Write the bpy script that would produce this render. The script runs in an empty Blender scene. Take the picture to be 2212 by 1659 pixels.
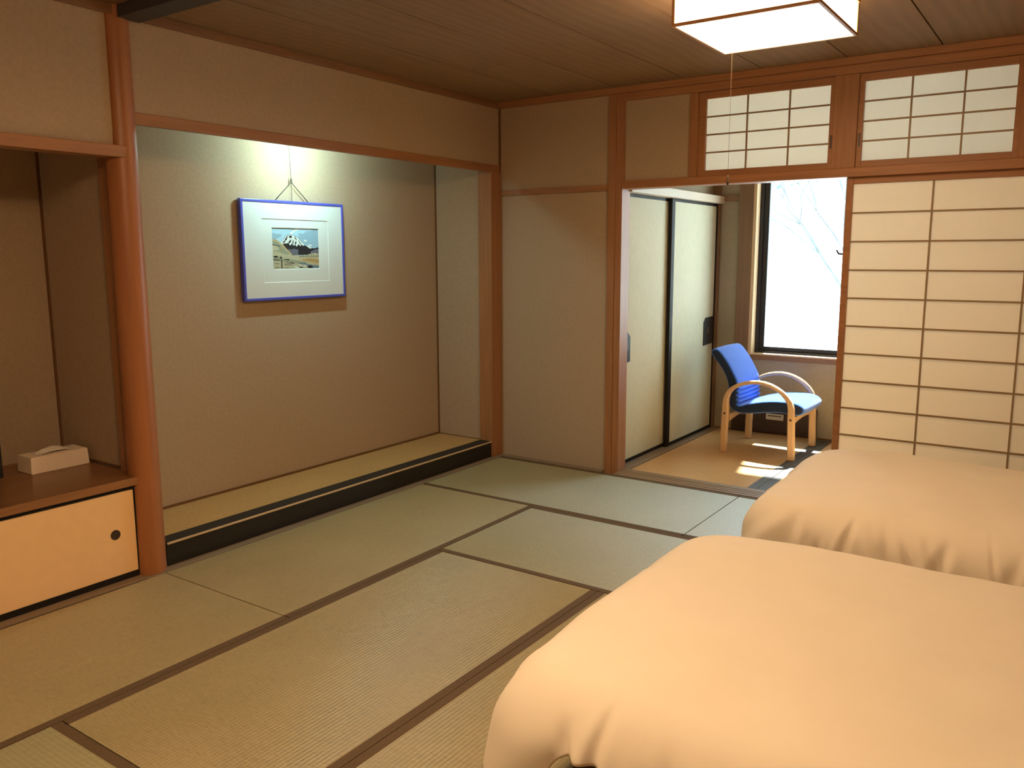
import bpy, bmesh, math, random
from mathutils import Vector, Matrix, noise

# ------------------------------------------------------------------ camera, world, exposure
scn = bpy.context.scene
cam_d = bpy.data.cameras.new('camera')
cam = bpy.data.objects.new('camera', cam_d)
scn.collection.objects.link(cam)
cam_d.sensor_width = 36.0
cam_d.lens = 1791.7 / 2212 * 36.0
cam_d.clip_start = 0.05
_r = Vector((0.82293, 0.56813, -0.002977)); _u = Vector((-0.08513, 0.12849, 0.98805)); _f = Vector((-0.56172, 0.81285, -0.15410))
M = Matrix((_r, _u, -_f)).transposed().to_4x4()
M.translation = Vector((3.4534, -4.8536, 1.4457))
cam.matrix_world = M
scn.camera = cam

scn.view_settings.view_transform = 'Standard'
scn.view_settings.look = 'None'
scn.view_settings.gamma = 1.0
scn.view_settings.use_curve_mapping = False
scn.view_settings.exposure = 0.0
scn.cycles.use_denoising = True
scn.cycles.max_bounces = 10
scn.cycles.diffuse_bounces = 5
scn.cycles.glossy_bounces = 4
scn.cycles.transmission_bounces = 6
scn.cycles.transparent_max_bounces = 10
scn.cycles.sample_clamp_indirect = 6.0
scn.cycles.caustics_reflective = False
scn.cycles.caustics_refractive = False

SKY = 8.3            # overcast daylight outside
LAMP = 23.0          # ceiling lamp shades
ALCOVE = 540.0        # tube lamp behind the alcove lintel
LAMP_COL = (1.0, 0.645, 0.335)
LAMP_SIDE = 14.0     # the shade's sides are dimmer than its underside
LAMP2, LAMP2_SIDE = 49.0, 21.0   # the lamp of the near half of the room

world = bpy.data.worlds.new('world'); scn.world = world; world.use_nodes = True
wn, wl = world.node_tree.nodes, world.node_tree.links
bg = wn['Background']
tc = wn.new('ShaderNodeTexCoord'); nz = wn.new('ShaderNodeTexNoise'); rp = wn.new('ShaderNodeValToRGB')
nz.inputs['Scale'].default_value = 9.0; nz.inputs['Detail'].default_value = 5.0
rp.color_ramp.elements[0].position = 0.33; rp.color_ramp.elements[0].color = (0.024, 0.045, 0.047, 1)
rp.color_ramp.elements[1].position = 0.42; rp.color_ramp.elements[1].color = (0.74, 0.94, 1.0, 1)
wl.new(tc.outputs['Generated'], nz.inputs['Vector']); wl.new(nz.outputs['Fac'], rp.inputs['Fac'])
wl.new(rp.outputs['Color'], bg.inputs['Color']); bg.inputs['Strength'].default_value = SKY

pd = bpy.data.lights.new('window_portal', 'AREA'); pd.shape = 'RECTANGLE'; pd.size = 1.45; pd.size_y = 1.8; pd.cycles.is_portal = True
po = bpy.data.objects.new('window_portal', pd); scn.collection.objects.link(po)
po.location = (1.93, 1.93, 1.53); po.rotation_euler = (math.radians(-90), 0, 0)

sd = bpy.data.lights.new('sun', 'SUN'); sd.energy = 32.0; sd.angle = math.radians(1.5); sd.color = (0.92, 0.97, 1.0)
so = bpy.data.objects.new('sun', sd); C0 = scn.collection; C0.objects.link(so)
so.rotation_euler = Vector((0.14, -0.62, -1.0)).to_track_quat('-Z', 'Y').to_euler()

# ------------------------------------------------------------------ helpers
C = scn.collection

def new_mat(name, col, rough=0.6, spec=0.5, var=0.0, var_scale=8.0, bump=0.0, bump_scale=300.0, stretch=(1, 1, 1), metal=0.0, sheen=0.0):
    m = bpy.data.materials.new(name); m.use_nodes = True
    n, l = m.node_tree.nodes, m.node_tree.links
    b = n['Principled BSDF']
    b.inputs['Base Color'].default_value = (*col, 1); b.inputs['Roughness'].default_value = rough
    b.inputs['Specular IOR Level'].default_value = spec; b.inputs['Metallic'].default_value = metal
    if sheen: b.inputs['Sheen Weight'].default_value = sheen
    t = n.new('ShaderNodeTexCoord'); mp = n.new('ShaderNodeMapping'); mp.inputs['Scale'].default_value = stretch
    l.new(t.outputs['Object'], mp.inputs['Vector'])
    if var:
        z = n.new('ShaderNodeTexNoise'); z.inputs['Scale'].default_value = var_scale; z.inputs['Detail'].default_value = 6
        r = n.new('ShaderNodeValToRGB')
        r.color_ramp.elements[0].position = 0.3; r.color_ramp.elements[1].position = 0.7
        r.color_ramp.elements[0].color = (*[c * (1 - var) for c in col], 1); r.color_ramp.elements[1].color = (*[min(1, c * (1 + var)) for c in col], 1)
        l.new(mp.outputs['Vector'], z.inputs['Vector']); l.new(z.outputs['Fac'], r.inputs['Fac']); l.new(r.outputs['Color'], b.inputs['Base Color'])
    if bump:
        z2 = n.new('ShaderNodeTexNoise'); z2.inputs['Scale'].default_value = bump_scale; z2.inputs['Detail'].default_value = 3
        bp = n.new('ShaderNodeBump'); bp.inputs['Strength'].default_value = bump; bp.inputs['Distance'].default_value = 0.002
        l.new(mp.outputs['Vector'], z2.inputs['Vector']); l.new(z2.outputs['Fac'], bp.inputs['Height']); l.new(bp.outputs['Normal'], b.inputs['Normal'])
    return m

def wood_mat(name, col, axis='z', var=0.18, rough=0.45, scale=14.0, spec=0.4, figure=False):
    """Planed wood: fine streaks along one axis, optionally broad figured grain."""
    m = bpy.data.materials.new(name); m.use_nodes = True
    n, l = m.node_tree.nodes, m.node_tree.links
    b = n['Principled BSDF']; b.inputs['Roughness'].default_value = rough; b.inputs['Specular IOR Level'].default_value = spec
    t = n.new('ShaderNodeTexCoord'); mp = n.new('ShaderNodeMapping')
    s = {'x': (0.05, 1, 1), 'y': (1, 0.05, 1), 'z': (1, 1, 0.05)}[axis]
    mp.inputs['Scale'].default_value = s
    l.new(t.outputs['Object'], mp.inputs['Vector'])
    z = n.new('ShaderNodeTexNoise'); z.inputs['Scale'].default_value = scale * 3; z.inputs['Detail'].default_value = 7; z.inputs['Roughness'].default_value = 0.65
    l.new(mp.outputs['Vector'], z.inputs['Vector'])
    r = n.new('ShaderNodeValToRGB'); r.color_ramp.elements[0].position = 0.3; r.color_ramp.elements[1].position = 0.72
    r.color_ramp.elements[0].color = (*[c * (1 - var) for c in col], 1); r.color_ramp.elements[1].color = (*[min(1, c * (1 + var)) for c in col], 1)
    out = z.outputs['Fac']
    if figure:
        w = n.new('ShaderNodeTexWave'); w.bands_direction = 'X'; w.inputs['Scale'].default_value = 5.0; w.inputs['Distortion'].default_value = 9.0
        w.inputs['Detail'].default_value = 3; w.inputs['Detail Scale'].default_value = 0.9
        mp2 = n.new('ShaderNodeMapping'); mp2.inputs['Scale'].default_value = {'x': (0.22, 1, 1), 'y': (1, 0.22, 1), 'z': (1, 1, 0.22)}[axis]
        l.new(t.outputs['Object'], mp2.inputs['Vector']); l.new(mp2.outputs['Vector'], w.inputs['Vector'])
        mx = n.new('ShaderNodeMix'); mx.inputs[0].default_value = 0.30
        l.new(z.outputs['Fac'], mx.inputs[2]); l.new(w.outputs['Fac'], mx.inputs[3]); out = mx.outputs[0]
    l.new(out, r.inputs['Fac']); l.new(r.outputs['Color'], b.inputs['Base Color'])
    bp = n.new('ShaderNodeBump'); bp.inputs['Strength'].default_value = 0.08; bp.inputs['Distance'].default_value = 0.002
    l.new(z.outputs['Fac'], bp.inputs['Height']); l.new(bp.outputs['Normal'], b.inputs['Normal'])
    return m

def tatami_mat_material(name, col, along, rough=0.42, spec=1.0):
    """Rush matting: fine ribs running ALONG one axis, 15 mm apart."""
    m = bpy.data.materials.new(name); m.use_nodes = True
    n, l = m.node_tree.nodes, m.node_tree.links
    b = n['Principled BSDF']; b.inputs['Roughness'].default_value = rough; b.inputs['Specular IOR Level'].default_value = spec
    tg = n.new('ShaderNodeCombineXYZ'); tg.inputs[0].default_value = 1.0 if along == 'x' else 0.0; tg.inputs[1].default_value = 0.0 if along == 'x' else 1.0
    b.inputs['Anisotropic'].default_value = 0.92; l.new(tg.outputs[0], b.inputs['Tangent'])          # the rushes lie across the mat
    t = n.new('ShaderNodeTexCoord')
    w = n.new('ShaderNodeTexWave'); w.wave_type = 'BANDS'; w.bands_direction = 'Y' if along == 'x' else 'X'
    w.inputs['Scale'].default_value = 20.0; w.inputs['Distortion'].default_value = 0.25; w.inputs['Detail'].default_value = 1.0
    l.new(t.outputs['Object'], w.inputs['Vector'])
    mp = n.new('ShaderNodeMapping'); mp.inputs['Scale'].default_value = (0.12, 1, 1) if along == 'y' else (1, 0.12, 1)
    l.new(t.outputs['Object'], mp.inputs['Vector'])
    z = n.new('ShaderNodeTexNoise'); z.inputs['Scale'].default_value = 260.0; z.inputs['Detail'].default_value = 4
    l.new(mp.outputs['Vector'], z.inputs['Vector'])
    z3 = n.new('ShaderNodeTexNoise'); z3.inputs['Scale'].default_value = 2.2; z3.inputs['Detail'].default_value = 3
    l.new(t.outputs['Object'], z3.inputs['Vector'])
    a1 = n.new('ShaderNodeMath'); a1.operation = 'MULTIPLY_ADD'; a1.inputs[1].default_value = 0.20
    l.new(w.outputs['Fac'], a1.inputs[0]); l.new(z.outputs['Fac'], a1.inputs[2])
    a2 = n.new('ShaderNodeMath'); a2.operation = 'MULTIPLY_ADD'; a2.inputs[1].default_value = 0.35
    l.new(z3.outputs['Fac'], a2.inputs[0]); l.new(a1.outputs[0], a2.inputs[2])
    r = n.new('ShaderNodeValToRGB'); r.color_ramp.elements[0].position = 0.45; r.color_ramp.elements[1].position = 0.95
    r.color_ramp.elements[0].color = (*[c * 0.78 for c in col], 1); r.color_ramp.elements[1].color = (*[min(1, c * 1.18) for c in col], 1)
    l.new(a2.outputs[0], r.inputs['Fac']); l.new(r.outputs['Color'], b.inputs['Base Color'])
    bp = n.new('ShaderNodeBump'); bp.inputs['Strength'].default_value = 0.25; bp.inputs['Distance'].default_value = 0.002
    l.new(w.outputs['Fac'], bp.inputs['Height'])
    bp2 = n.new('ShaderNodeBump'); bp2.inputs['Strength'].default_value = 0.06; bp2.inputs['Distance'].default_value = 0.001
    l.new(z.outputs['Fac'], bp2.inputs['Height']); l.new(bp.outputs['Normal'], bp2.inputs['Normal'])
    l.new(bp2.outputs['Normal'], b.inputs['Normal'])
    return m

def emit_mat(name, col, strength):
    m = bpy.data.materials.new(name); m.use_nodes = True
    n, l = m.node_tree.nodes, m.node_tree.links
    for x in list(n):
        if x.type == 'BSDF_PRINCIPLED': n.remove(x)
    e = n.new('ShaderNodeEmission'); e.inputs['Color'].default_value = (*col, 1); e.inputs['Strength'].default_value = strength
    l.new(e.outputs[0], n['Material Output'].inputs['Surface'])
    return m

def paper_mat(name, col, trans):
    """Translucent washi: diffuse on the room side, passes daylight from behind."""
    m = bpy.data.materials.new(name); m.use_nodes = True
    n, l = m.node_tree.nodes, m.node_tree.links
    for x in list(n):
        if x.type == 'BSDF_PRINCIPLED': n.remove(x)
    t = n.new('ShaderNodeTexCoord'); z = n.new('ShaderNodeTexNoise'); z.inputs['Scale'].default_value = 35; z.inputs['Detail'].default_value = 5
    r = n.new('ShaderNodeValToRGB'); r.color_ramp.elements[0].color = (*[c * 0.96 for c in col], 1); r.color_ramp.elements[1].color = (*col, 1)
    l.new(t.outputs['Object'], z.inputs['Vector']); l.new(z.outputs['Fac'], r.inputs['Fac'])
    d = n.new('ShaderNodeBsdfDiffuse'); tr = n.new('ShaderNodeBsdfTranslucent'); mx = n.new('ShaderNodeMixShader'); mx.inputs[0].default_value = trans
    l.new(r.outputs['Color'], d.inputs['Color']); l.new(r.outputs['Color'], tr.inputs['Color'])
    l.new(d.outputs[0], mx.inputs[1]); l.new(tr.outputs[0], mx.inputs[2]); l.new(mx.outputs[0], n['Material Output'].inputs['Surface'])
    return m

def glass_mat(name, refl=1.0):
    m = bpy.data.materials.new(name); m.use_nodes = True
    n, l = m.node_tree.nodes, m.node_tree.links
    for x in list(n):
        if x.type == 'BSDF_PRINCIPLED': n.remove(x)
    f = n.new('ShaderNodeLayerWeight'); f.inputs['Blend'].default_value = 0.5          # facing = 1 - cos
    pw = n.new('ShaderNodeMath'); pw.operation = 'POWER'; pw.inputs[1].default_value = 5.0
    ma = n.new('ShaderNodeMath'); ma.operation = 'MULTIPLY_ADD'; ma.inputs[1].default_value = 0.9; ma.inputs[2].default_value = 0.04
    mu = n.new('ShaderNodeMath'); mu.operation = 'MULTIPLY'; mu.inputs[1].default_value = refl * 0.6
    l.new(f.outputs['Facing'], pw.inputs[0]); l.new(pw.outputs[0], ma.inputs[0])
    tr = n.new('ShaderNodeBsdfTransparent'); tr.inputs['Color'].default_value = (0.96, 0.98, 0.98, 1)
    g = n.new('ShaderNodeBsdfGlossy'); g.inputs['Roughness'].default_value = 0.02
    mx = n.new('ShaderNodeMixShader')
    l.new(ma.outputs[0], mu.inputs[0]); l.new(mu.outputs[0], mx.inputs[0]); l.new(tr.outputs[0], mx.inputs[1]); l.new(g.outputs[0], mx.inputs[2])
    l.new(mx.outputs[0], n['Material Output'].inputs['Surface'])
    return m

def bm_new(): return bmesh.new()

def box(bm, x0, x1, y0, y1, z0, z1, bev=0.0, mi=0):
    x0, x1 = min(x0, x1), max(x0, x1); y0, y1 = min(y0, y1), max(y0, y1); z0, z1 = min(z0, z1), max(z0, z1)
    v = [bm.verts.new(p) for p in ((x0, y0, z0), (x1, y0, z0), (x1, y1, z0), (x0, y1, z0), (x0, y0, z1), (x1, y0, z1), (x1, y1, z1), (x0, y1, z1))]
    fs = [bm.faces.new([v[i] for i in q]) for q in ((0, 3, 2, 1), (4, 5, 6, 7), (0, 1, 5, 4), (1, 2, 6, 5), (2, 3, 7, 6), (3, 0, 4, 7))]
    for f in fs: f.material_index = mi
    if bev:
        es = list({e for f in fs for e in f.edges})
        bmesh.ops.bevel(bm, geom=es, offset=bev, segments=2, profile=0.5, affect='EDGES')
    return bm

def bx(*a, **k): return box(bm_new(), *a, **k)

def tube(bm, pts, r, n=8, cap=True):
    """Round tube along pts; r a number or a list."""
    pts = [Vector(p) for p in pts]; rs = r if isinstance(r, (list, tuple)) else [r] * len(pts)
    t0 = (pts[1] - pts[0]).normalized()
    up = Vector((0, 0, 1)) if abs(t0.z) < 0.9 else Vector((1, 0, 0))
    a = t0.cross(up).normalized(); rings = []
    for i, p in enumerate(pts):
        t = (pts[min(i + 1, len(pts) - 1)] - pts[max(i - 1, 0)]).normalized()
        a = (a - t * a.dot(t)).normalized(); b = t.cross(a)
        rings.append([bm.verts.new(p + (a * math.cos(q) + b * math.sin(q)) * rs[i]) for q in [2 * math.pi * k / n for k in range(n)]])
    for i in range(len(rings) - 1):
        for k in range(n):
            f = bm.faces.new((rings[i][k], rings[i][(k + 1) % n], rings[i + 1][(k + 1) % n], rings[i + 1][k])); f.smooth = True
    if cap:
        bm.faces.new(list(reversed(rings[0]))); bm.faces.new(rings[-1])
    return bm

def disc(bm, c, r, axis, depth, n=24):
    """Short cylinder, c the centre of one face, running depth along axis (a Vector)."""
    c = Vector(c); axis = Vector(axis).normalized()
    return tube(bm, [c, c + axis * depth], r, n)

def prism(bm, poly, axis, a0, a1, mi=0):
    """Extrude a 2-D polygon. axis x: poly is (y,z); y: (x,z); z: (x,y)."""
    def P(q, a): return {'x': (a, q[0], q[1]), 'y': (q[0], a, q[1]), 'z': (q[0], q[1], a)}[axis]
    A = [bm.verts.new(P(q, a0)) for q in poly]; B = [bm.verts.new(P(q, a1)) for q in poly]
    k = len(poly); fs = [bm.faces.new(A), bm.faces.new(list(reversed(B)))]
    for i in range(k): fs.append(bm.faces.new((A[i], B[i], B[(i + 1) % k], A[(i + 1) % k])))
    for f in fs: f.material_index = mi
    return bm

def obj(name, bm, mats, parent=None, smooth=None, label=None):
    """Link a bmesh (world coordinates) as one mesh object, made local to its root."""
    bmesh.ops.recalc_face_normals(bm, faces=bm.faces[:])
    if parent is not None:
        off = Vector(parent.matrix_basis.translation); p = parent.parent
        while p is not None: off = off + p.matrix_basis.translation; p = p.parent
        bmesh.ops.translate(bm, verts=bm.verts[:], vec=-off)
    me = bpy.data.meshes.new(name); bm.to_mesh(me); bm.free()
    for m in (mats if isinstance(mats, (list, tuple)) else [mats]): me.materials.append(m)
    o = bpy.data.objects.new(name, me); C.objects.link(o)
    if parent is not None: o.parent = parent
    if smooth is not None:
        for p in me.polygons: p.use_smooth = True
        try: me.set_sharp_from_angle(angle=math.radians(smooth))
        except Exception: pass
    if label: o['label'] = label
    return o

def tag(o, label, cat, group=None):
    o['label'] = label; o['category'] = cat
    if group: o['group'] = group
    return o

def thing(name, loc, label, cat, group=None):
    o = bpy.data.objects.new(name, None); o.empty_display_size = 0.1; C.objects.link(o); o.location = loc
    return tag(o, label, cat, group)

def struct(name, bm, mats, smooth=None):
    o = obj(name, bm, mats, None, smooth); o['kind'] = 'structure'; return o

def struct_root(name, loc, label=None):
    o = bpy.data.objects.new(name, None); C.objects.link(o); o.location = loc; o['kind'] = 'structure'
    if label: o['label'] = label
    return o

# ------------------------------------------------------------------ materials
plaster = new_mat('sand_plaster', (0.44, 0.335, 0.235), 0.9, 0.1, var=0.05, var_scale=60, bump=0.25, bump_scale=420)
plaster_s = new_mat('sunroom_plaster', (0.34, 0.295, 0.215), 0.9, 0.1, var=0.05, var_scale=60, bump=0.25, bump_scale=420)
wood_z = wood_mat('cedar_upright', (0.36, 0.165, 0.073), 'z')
wood_x = wood_mat('cedar_lengthwise', (0.36, 0.165, 0.073), 'x')
wood_y = wood_mat('cedar_crosswise', (0.36, 0.165, 0.073), 'y')
log_wood = wood_mat('polished_log', (0.37, 0.145, 0.056), 'z', var=0.14, rough=0.38, scale=8)
ceil_wood = wood_mat('ceiling_boards', (0.27, 0.175, 0.10), 'y', var=0.10, rough=0.55, scale=4, figure=True)
groove_dark = new_mat('groove_shadow_gap', (0.05, 0.03, 0.018), 0.9, 0.1)
thin_trim = new_mat('thin_dark_batten', (0.16, 0.075, 0.025), 0.6, 0.3)
sill_wood_x = wood_mat('threshold_wood', (0.27, 0.17, 0.09), 'x', var=0.2, rough=0.5)
sill_wood_y = wood_mat('fusuma_track_wood', (0.25, 0.18, 0.115), 'y', var=0.2, rough=0.5)
pale_wood_z = wood_mat('pale_window_wood', (0.60, 0.43, 0.25), 'z', var=0.08, rough=0.4)
pale_wood_x = wood_mat('pale_sill_wood', (0.60, 0.43, 0.25), 'x', var=0.08, rough=0.35)
shelf_wood = wood_mat('walnut_stained_board', (0.235, 0.105, 0.04), 'y', var=0.22, rough=0.3, scale=9)
shelf_edge = wood_mat('shelf_front_edge', (0.30, 0.14, 0.055), 'y', var=0.2, rough=0.4, scale=12)
lacquer = new_mat('black_lacquer', (0.012, 0.010, 0.009), 0.28, 0.5, var=0.1, var_scale=5)
black_cloth = new_mat('dark_border_cloth', (0.035, 0.028, 0.022), 0.85, 0.2, bump=0.2, bump_scale=700)
border_cloth = new_mat('brown_border_cloth', (0.125, 0.080, 0.043), 0.8, 0.25, var=0.25, var_scale=220, bump=0.25, bump_scale=600)
border_grey = new_mat('grey_border_cloth', (0.085, 0.075, 0.06), 0.55, 0.35, var=0.2, var_scale=220, bump=0.25, bump_scale=600)
tat_x = tatami_mat_material('rush_weave_lengthwise', (0.335, 0.305, 0.17), 'x')
tat_y = tatami_mat_material('rush_weave_crosswise', (0.37, 0.305, 0.165), 'y')
tat_alc = tatami_mat_material('old_rush_weave', (0.50, 0.32, 0.13), 'y', rough=0.6, spec=0.3)
tat_sun = tatami_mat_material('sunroom_rush_weave', (0.62, 0.37, 0.16), 'y', rough=0.30, spec=0.5)
fusuma_paper = new_mat('fusuma_paper', (0.60, 0.58, 0.42), 0.7, 0.2, var=0.03, var_scale=20)
cab_paper = new_mat('cabinet_paper', (0.93, 0.62, 0.32), 0.7, 0.2, var=0.02, var_scale=20)
black_frame = new_mat('black_painted_wood', (0.014, 0.011, 0.008), 0.6, 0.2)
pull_metal = new_mat('blackened_metal_plate', (0.03, 0.028, 0.026), 0.5, 0.4, metal=0.4, bump=0.2, bump_scale=200)
washi = paper_mat('washi_paper', (0.95, 0.85, 0.70), 0.54)
washi_up = paper_mat('washi_paper_upper', (0.92, 0.87, 0.76), 0.68)
alu_dark = new_mat('dark_aluminium', (0.02, 0.02, 0.026), 0.4, 0.5, metal=0.3)
glass = glass_mat('window_glass')
print_glass = glass_mat('picture_glass', 0.6)
white_plastic = new_mat('white_plastic', (0.62, 0.58, 0.52), 0.5, 0.4)
dark_panel = new_mat('dark_brown_panel', (0.075, 0.05, 0.042), 0.6, 0.3, var=0.1)
duvet_mat = new_mat('cotton_duvet', (0.82, 0.75, 0.65), 0.95, 0.1, var=0.015, var_scale=6, bump=0.12, bump_scale=500, sheen=0.15)
mattress_mat = new_mat('shade_dark_ticking', (0.22, 0.165, 0.115), 0.9, 0.1)  # darkened so the gap under the near duvet's hem looks shaded
bedbase_mat = new_mat('bed_base_fabric', (0.10, 0.06, 0.035), 0.9, 0.1)
blue_fabric = new_mat('blue_wool', (0.05, 0.145, 0.52), 0.9, 0.15, var=0.10, var_scale=60, bump=0.35, bump_scale=450, sheen=0.25)
side_fabric = new_mat('dark_navy_wool', (0.022, 0.035, 0.075), 0.9, 0.15, var=0.10, var_scale=60, bump=0.35, bump_scale=450)
beech_z = wood_mat('beech', (0.60, 0.40, 0.22), 'z', var=0.08, rough=0.35, scale=10)
bolt_mat = new_mat('dark_bolt', (0.05, 0.03, 0.02), 0.4, 0.5)
blue_frame = new_mat('blue_lacquered_frame', (0.085, 0.10, 0.52), 0.3, 0.5, var=0.08, var_scale=40)
mat_board = new_mat('white_mount_board', (0.86, 0.85, 0.84), 0.8, 0.2)
cord_mat = new_mat('dark_hanging_cord', (0.10, 0.09, 0.075), 0.8, 0.2)
string_mat = new_mat('pale_pull_string', (0.08, 0.055, 0.035), 0.7, 0.2)
tissue_mat = new_mat('white_tissue', (0.85, 0.80, 0.72), 0.95, 0.1)
box_mat = new_mat('cream_card_box', (0.92, 0.80, 0.66), 0.6, 0.3)
tv_black = new_mat('black_plastic', (0.015, 0.015, 0.016), 0.35, 0.5)
rail_mat = new_mat('dark_grey_rail', (0.06, 0.058, 0.065), 0.6, 0.3)
lamp_emit = emit_mat('lit_lamp_shade', LAMP_COL, LAMP)
lamp_side = emit_mat('lit_lamp_shade_side', LAMP_COL, LAMP_SIDE)
lamp_emit2 = emit_mat('lit_lamp_shade_near', LAMP_COL, LAMP2)
lamp_side2 = emit_mat('lit_lamp_shade_side_near', LAMP_COL, LAMP2_SIDE)
tube_emit = emit_mat('lit_fluorescent_tube', (0.62, 1.0, 0.97), ALCOVE)
lattice_wood = wood_mat('lattice_cedar', (0.30, 0.20, 0.10), 'x', var=0.1)
lamp_wood = wood_mat('lamp_frame_wood', (0.50, 0.25, 0.10), 'x', var=0.1)
gravel = new_mat('pale_gravel', (0.88, 0.9, 0.9), 0.95, 0.1, var=0.06, var_scale=3)
bark = new_mat('grey_bark', (0.12, 0.135, 0.14), 0.9, 0.1, var=0.2)
leafm = new_mat('pale_leaves', (0.09, 0.20, 0.20), 0.8, 0.2)

H = 2.475
XR, YF = 4.60, -5.50

# ------------------------------------------------------------------ setting: floor, ceiling, walls
b = bm_new()
box(b, -0.02, XR, YF, 0.10, -0.12, -0.032); box(b, 0.86, XR, 0.10, 1.80, -0.12, -0.032); struct('floor', b, sill_wood_x)

b = bm_new()
box(b, 0, XR, YF, 0.0, H + 0.012, H + 0.06, mi=1)
xs = [0.02] + [0.47 + 0.457 * k for k in range(9)] + [XR]
for i in range(len(xs) - 1):
    box(b, xs[i] + 0.0035, xs[i + 1] - 0.0035, YF, -0.005, H, H + 0.011, mi=0)
struct('ceiling', b, [ceil_wood, groove_dark])

# left wall (plane x = 0): panel over the alcove and panel over the recess
b = bm_new()
box(b, -0.025, 0.0, -2.745, 0.06, 2.055, H + 0.03)
box(b, -0.06, 0.012, YF, -2.80, 1.905, H + 0.03)
struct('wall_left', b, plaster)
# alcove shell
b = bm_new()
box(b, -0.56, -0.50, -2.745, 0.0, 0.0, 2.42); box(b, -0.50, -0.045, -0.105, -0.02, 0.0, 2.42); box(b, -0.50, -0.025, -2.745, 0.0, 2.36, 2.42)
box(b, -0.50, -0.10, -2.745, -2.70, 0.0, 2.36)
struct('wall_alcove', b, plaster)
# recess shell
b = bm_new()
box(b, -0.78, -0.715, YF, -2.745, 0.0, 2.30); box(b, -0.78, -0.10, -2.79, -2.746, 0.0, 2.30); box(b, -0.78, -0.06, YF, -2.746, 2.24, 2.30)
struct('wall_recess', b, plaster)
# back wall (plane y = 0)
b = bm_new()
box(b, -0.02, 0.865, 0.0, 0.09, -0.02, 1.85); box(b, -0.02, 0.865, 0.0, 0.09, 1.85, H + 0.03); box(b, 0.955, 1.412, 0.0, 0.09, 1.90, H + 0.03)
box(b, 1.412, XR, 0.03, 0.09, 2.40, H + 0.03); box(b, 3.66, XR, 0.0, 0.09, -0.02, 1.87); box(b, 3.21, XR, 0.0, 0.09, 1.87, H + 0.03)
struct('wall_back', b, plaster)
struct('wall_right', bx(XR, XR + 0.08, YF, 0.09, -0.12, H + 0.06), plaster)
struct('wall_front', bx(-0.78, XR + 0.08, YF - 0.08, YF, -0.12, H + 0.06), plaster)
# sunroom shell
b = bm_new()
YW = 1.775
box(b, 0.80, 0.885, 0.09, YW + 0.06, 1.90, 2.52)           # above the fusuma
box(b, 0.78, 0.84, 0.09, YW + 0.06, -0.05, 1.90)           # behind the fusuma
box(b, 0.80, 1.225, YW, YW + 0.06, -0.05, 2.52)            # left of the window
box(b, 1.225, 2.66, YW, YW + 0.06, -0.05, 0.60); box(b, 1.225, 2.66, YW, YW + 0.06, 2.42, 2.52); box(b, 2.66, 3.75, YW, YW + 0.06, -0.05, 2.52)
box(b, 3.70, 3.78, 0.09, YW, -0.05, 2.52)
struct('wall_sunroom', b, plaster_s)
struct('ceiling_sunroom', bx(0.80, 3.78, 0.09, YW + 0.06, 2.50, 2.56), wood_mat('sunroom_ceiling_board', (0.36, 0.22, 0.12), 'x'))

# ------------------------------------------------------------------ posts, lintels, rails (trim)
_t = [0]
def trim(bm, m, smooth=None):
    _t[0] += 1
    return struct('trim_%d' % _t[0], bm, m, smooth)

# round alcove post: a slightly irregular polished log
b = bm_new(); n = 40; rings = []
for k in range(26):
    z = -0.02 + (H + 0.02) * k / 25
    ring = []
    for q in range(n):
        a = 2 * math.pi * q / n
        r = 0.069 - 0.004 * z / H + 0.0022 * noise.noise(Vector((math.cos(a) * 1.2, math.sin(a) * 1.2, z * 1.1)))
        x = -0.022 + r * math.cos(a); y = -2.776 - 0.008 * (1 - z / H) + r * math.sin(a)
        if z > 1.95: y = max(y, -2.83)
        ring.append(b.verts.new((x, y, z)))
    rings.append(ring)
for i in range(25):
    for q in range(n): b.faces.new((rings[i][q], rings[i][(q + 1) % n], rings[i + 1][(q + 1) % n], rings[i + 1][q]))
b.faces.new(list(reversed(rings[0]))); b.faces.new(rings[-1])
trim(b, log_wood, 50)
trim(bx(-0.155, -0.03, -2.815, -2.715, 0.0, 2.24, bev=0.004), wood_z)                    # backing post beside the recess
trim(bx(-0.024, 0.007, -2.745, 0.0, 2.008, 2.058, bev=0.003), wood_y)                       # alcove lintel
trim(bx(-0.06, 0.042, YF, -2.79, 1.858, 1.907, bev=0.003), wood_y)                       # recess lintel
trim(bx(-0.10, 0.012, -0.122, -0.001, 0.0, 2.01, bev=0.003), wood_z)                     # alcove corner post
trim(bx(-0.002, 0.011, -0.011, 0.0, 0.0, 2.437), thin_trim)                              # corner batten
trim(bx(-0.50, -0.491, -0.114, -0.104, 0.11, 2.36), thin_trim)                             # alcove corner batten
trim(bx(-0.50, -0.488, -2.70, -0.106, 0.11, 0.124), thin_trim)                             # batten along alcove floor
trim(bx(-0.50, -0.09, -0.112, -0.103, 0.11, 0.117), thin_trim)
trim(bx(-0.715, -0.704, -2.80, -2.789, 0.46, 2.24), thin_trim)                             # recess corner batten
trim(bx(-0.70, -0.16, -2.797, -2.789, 0.467, 0.475), thin_trim)
b = bm_new(); box(b, -0.085, -0.001, -2.71, -0.02, -0.02, 0.104, bev=0.003); trim(b, lacquer)        # alcove step, black lacquer
trim(bx(-0.009, 0.005, -2.705, -0.012, 0.1045, 0.1125, bev=0.002), pale_wood_x)          # pale edge of the step
b = bm_new(); box(b, 0.0, 0.058, YF, -0.06, -0.03, 0.001); box(b, 0.0, 0.865, -0.058, 0.0, -0.03, 0.002); trim(b, sill_wood_y)   # strips between mats and walls
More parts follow.
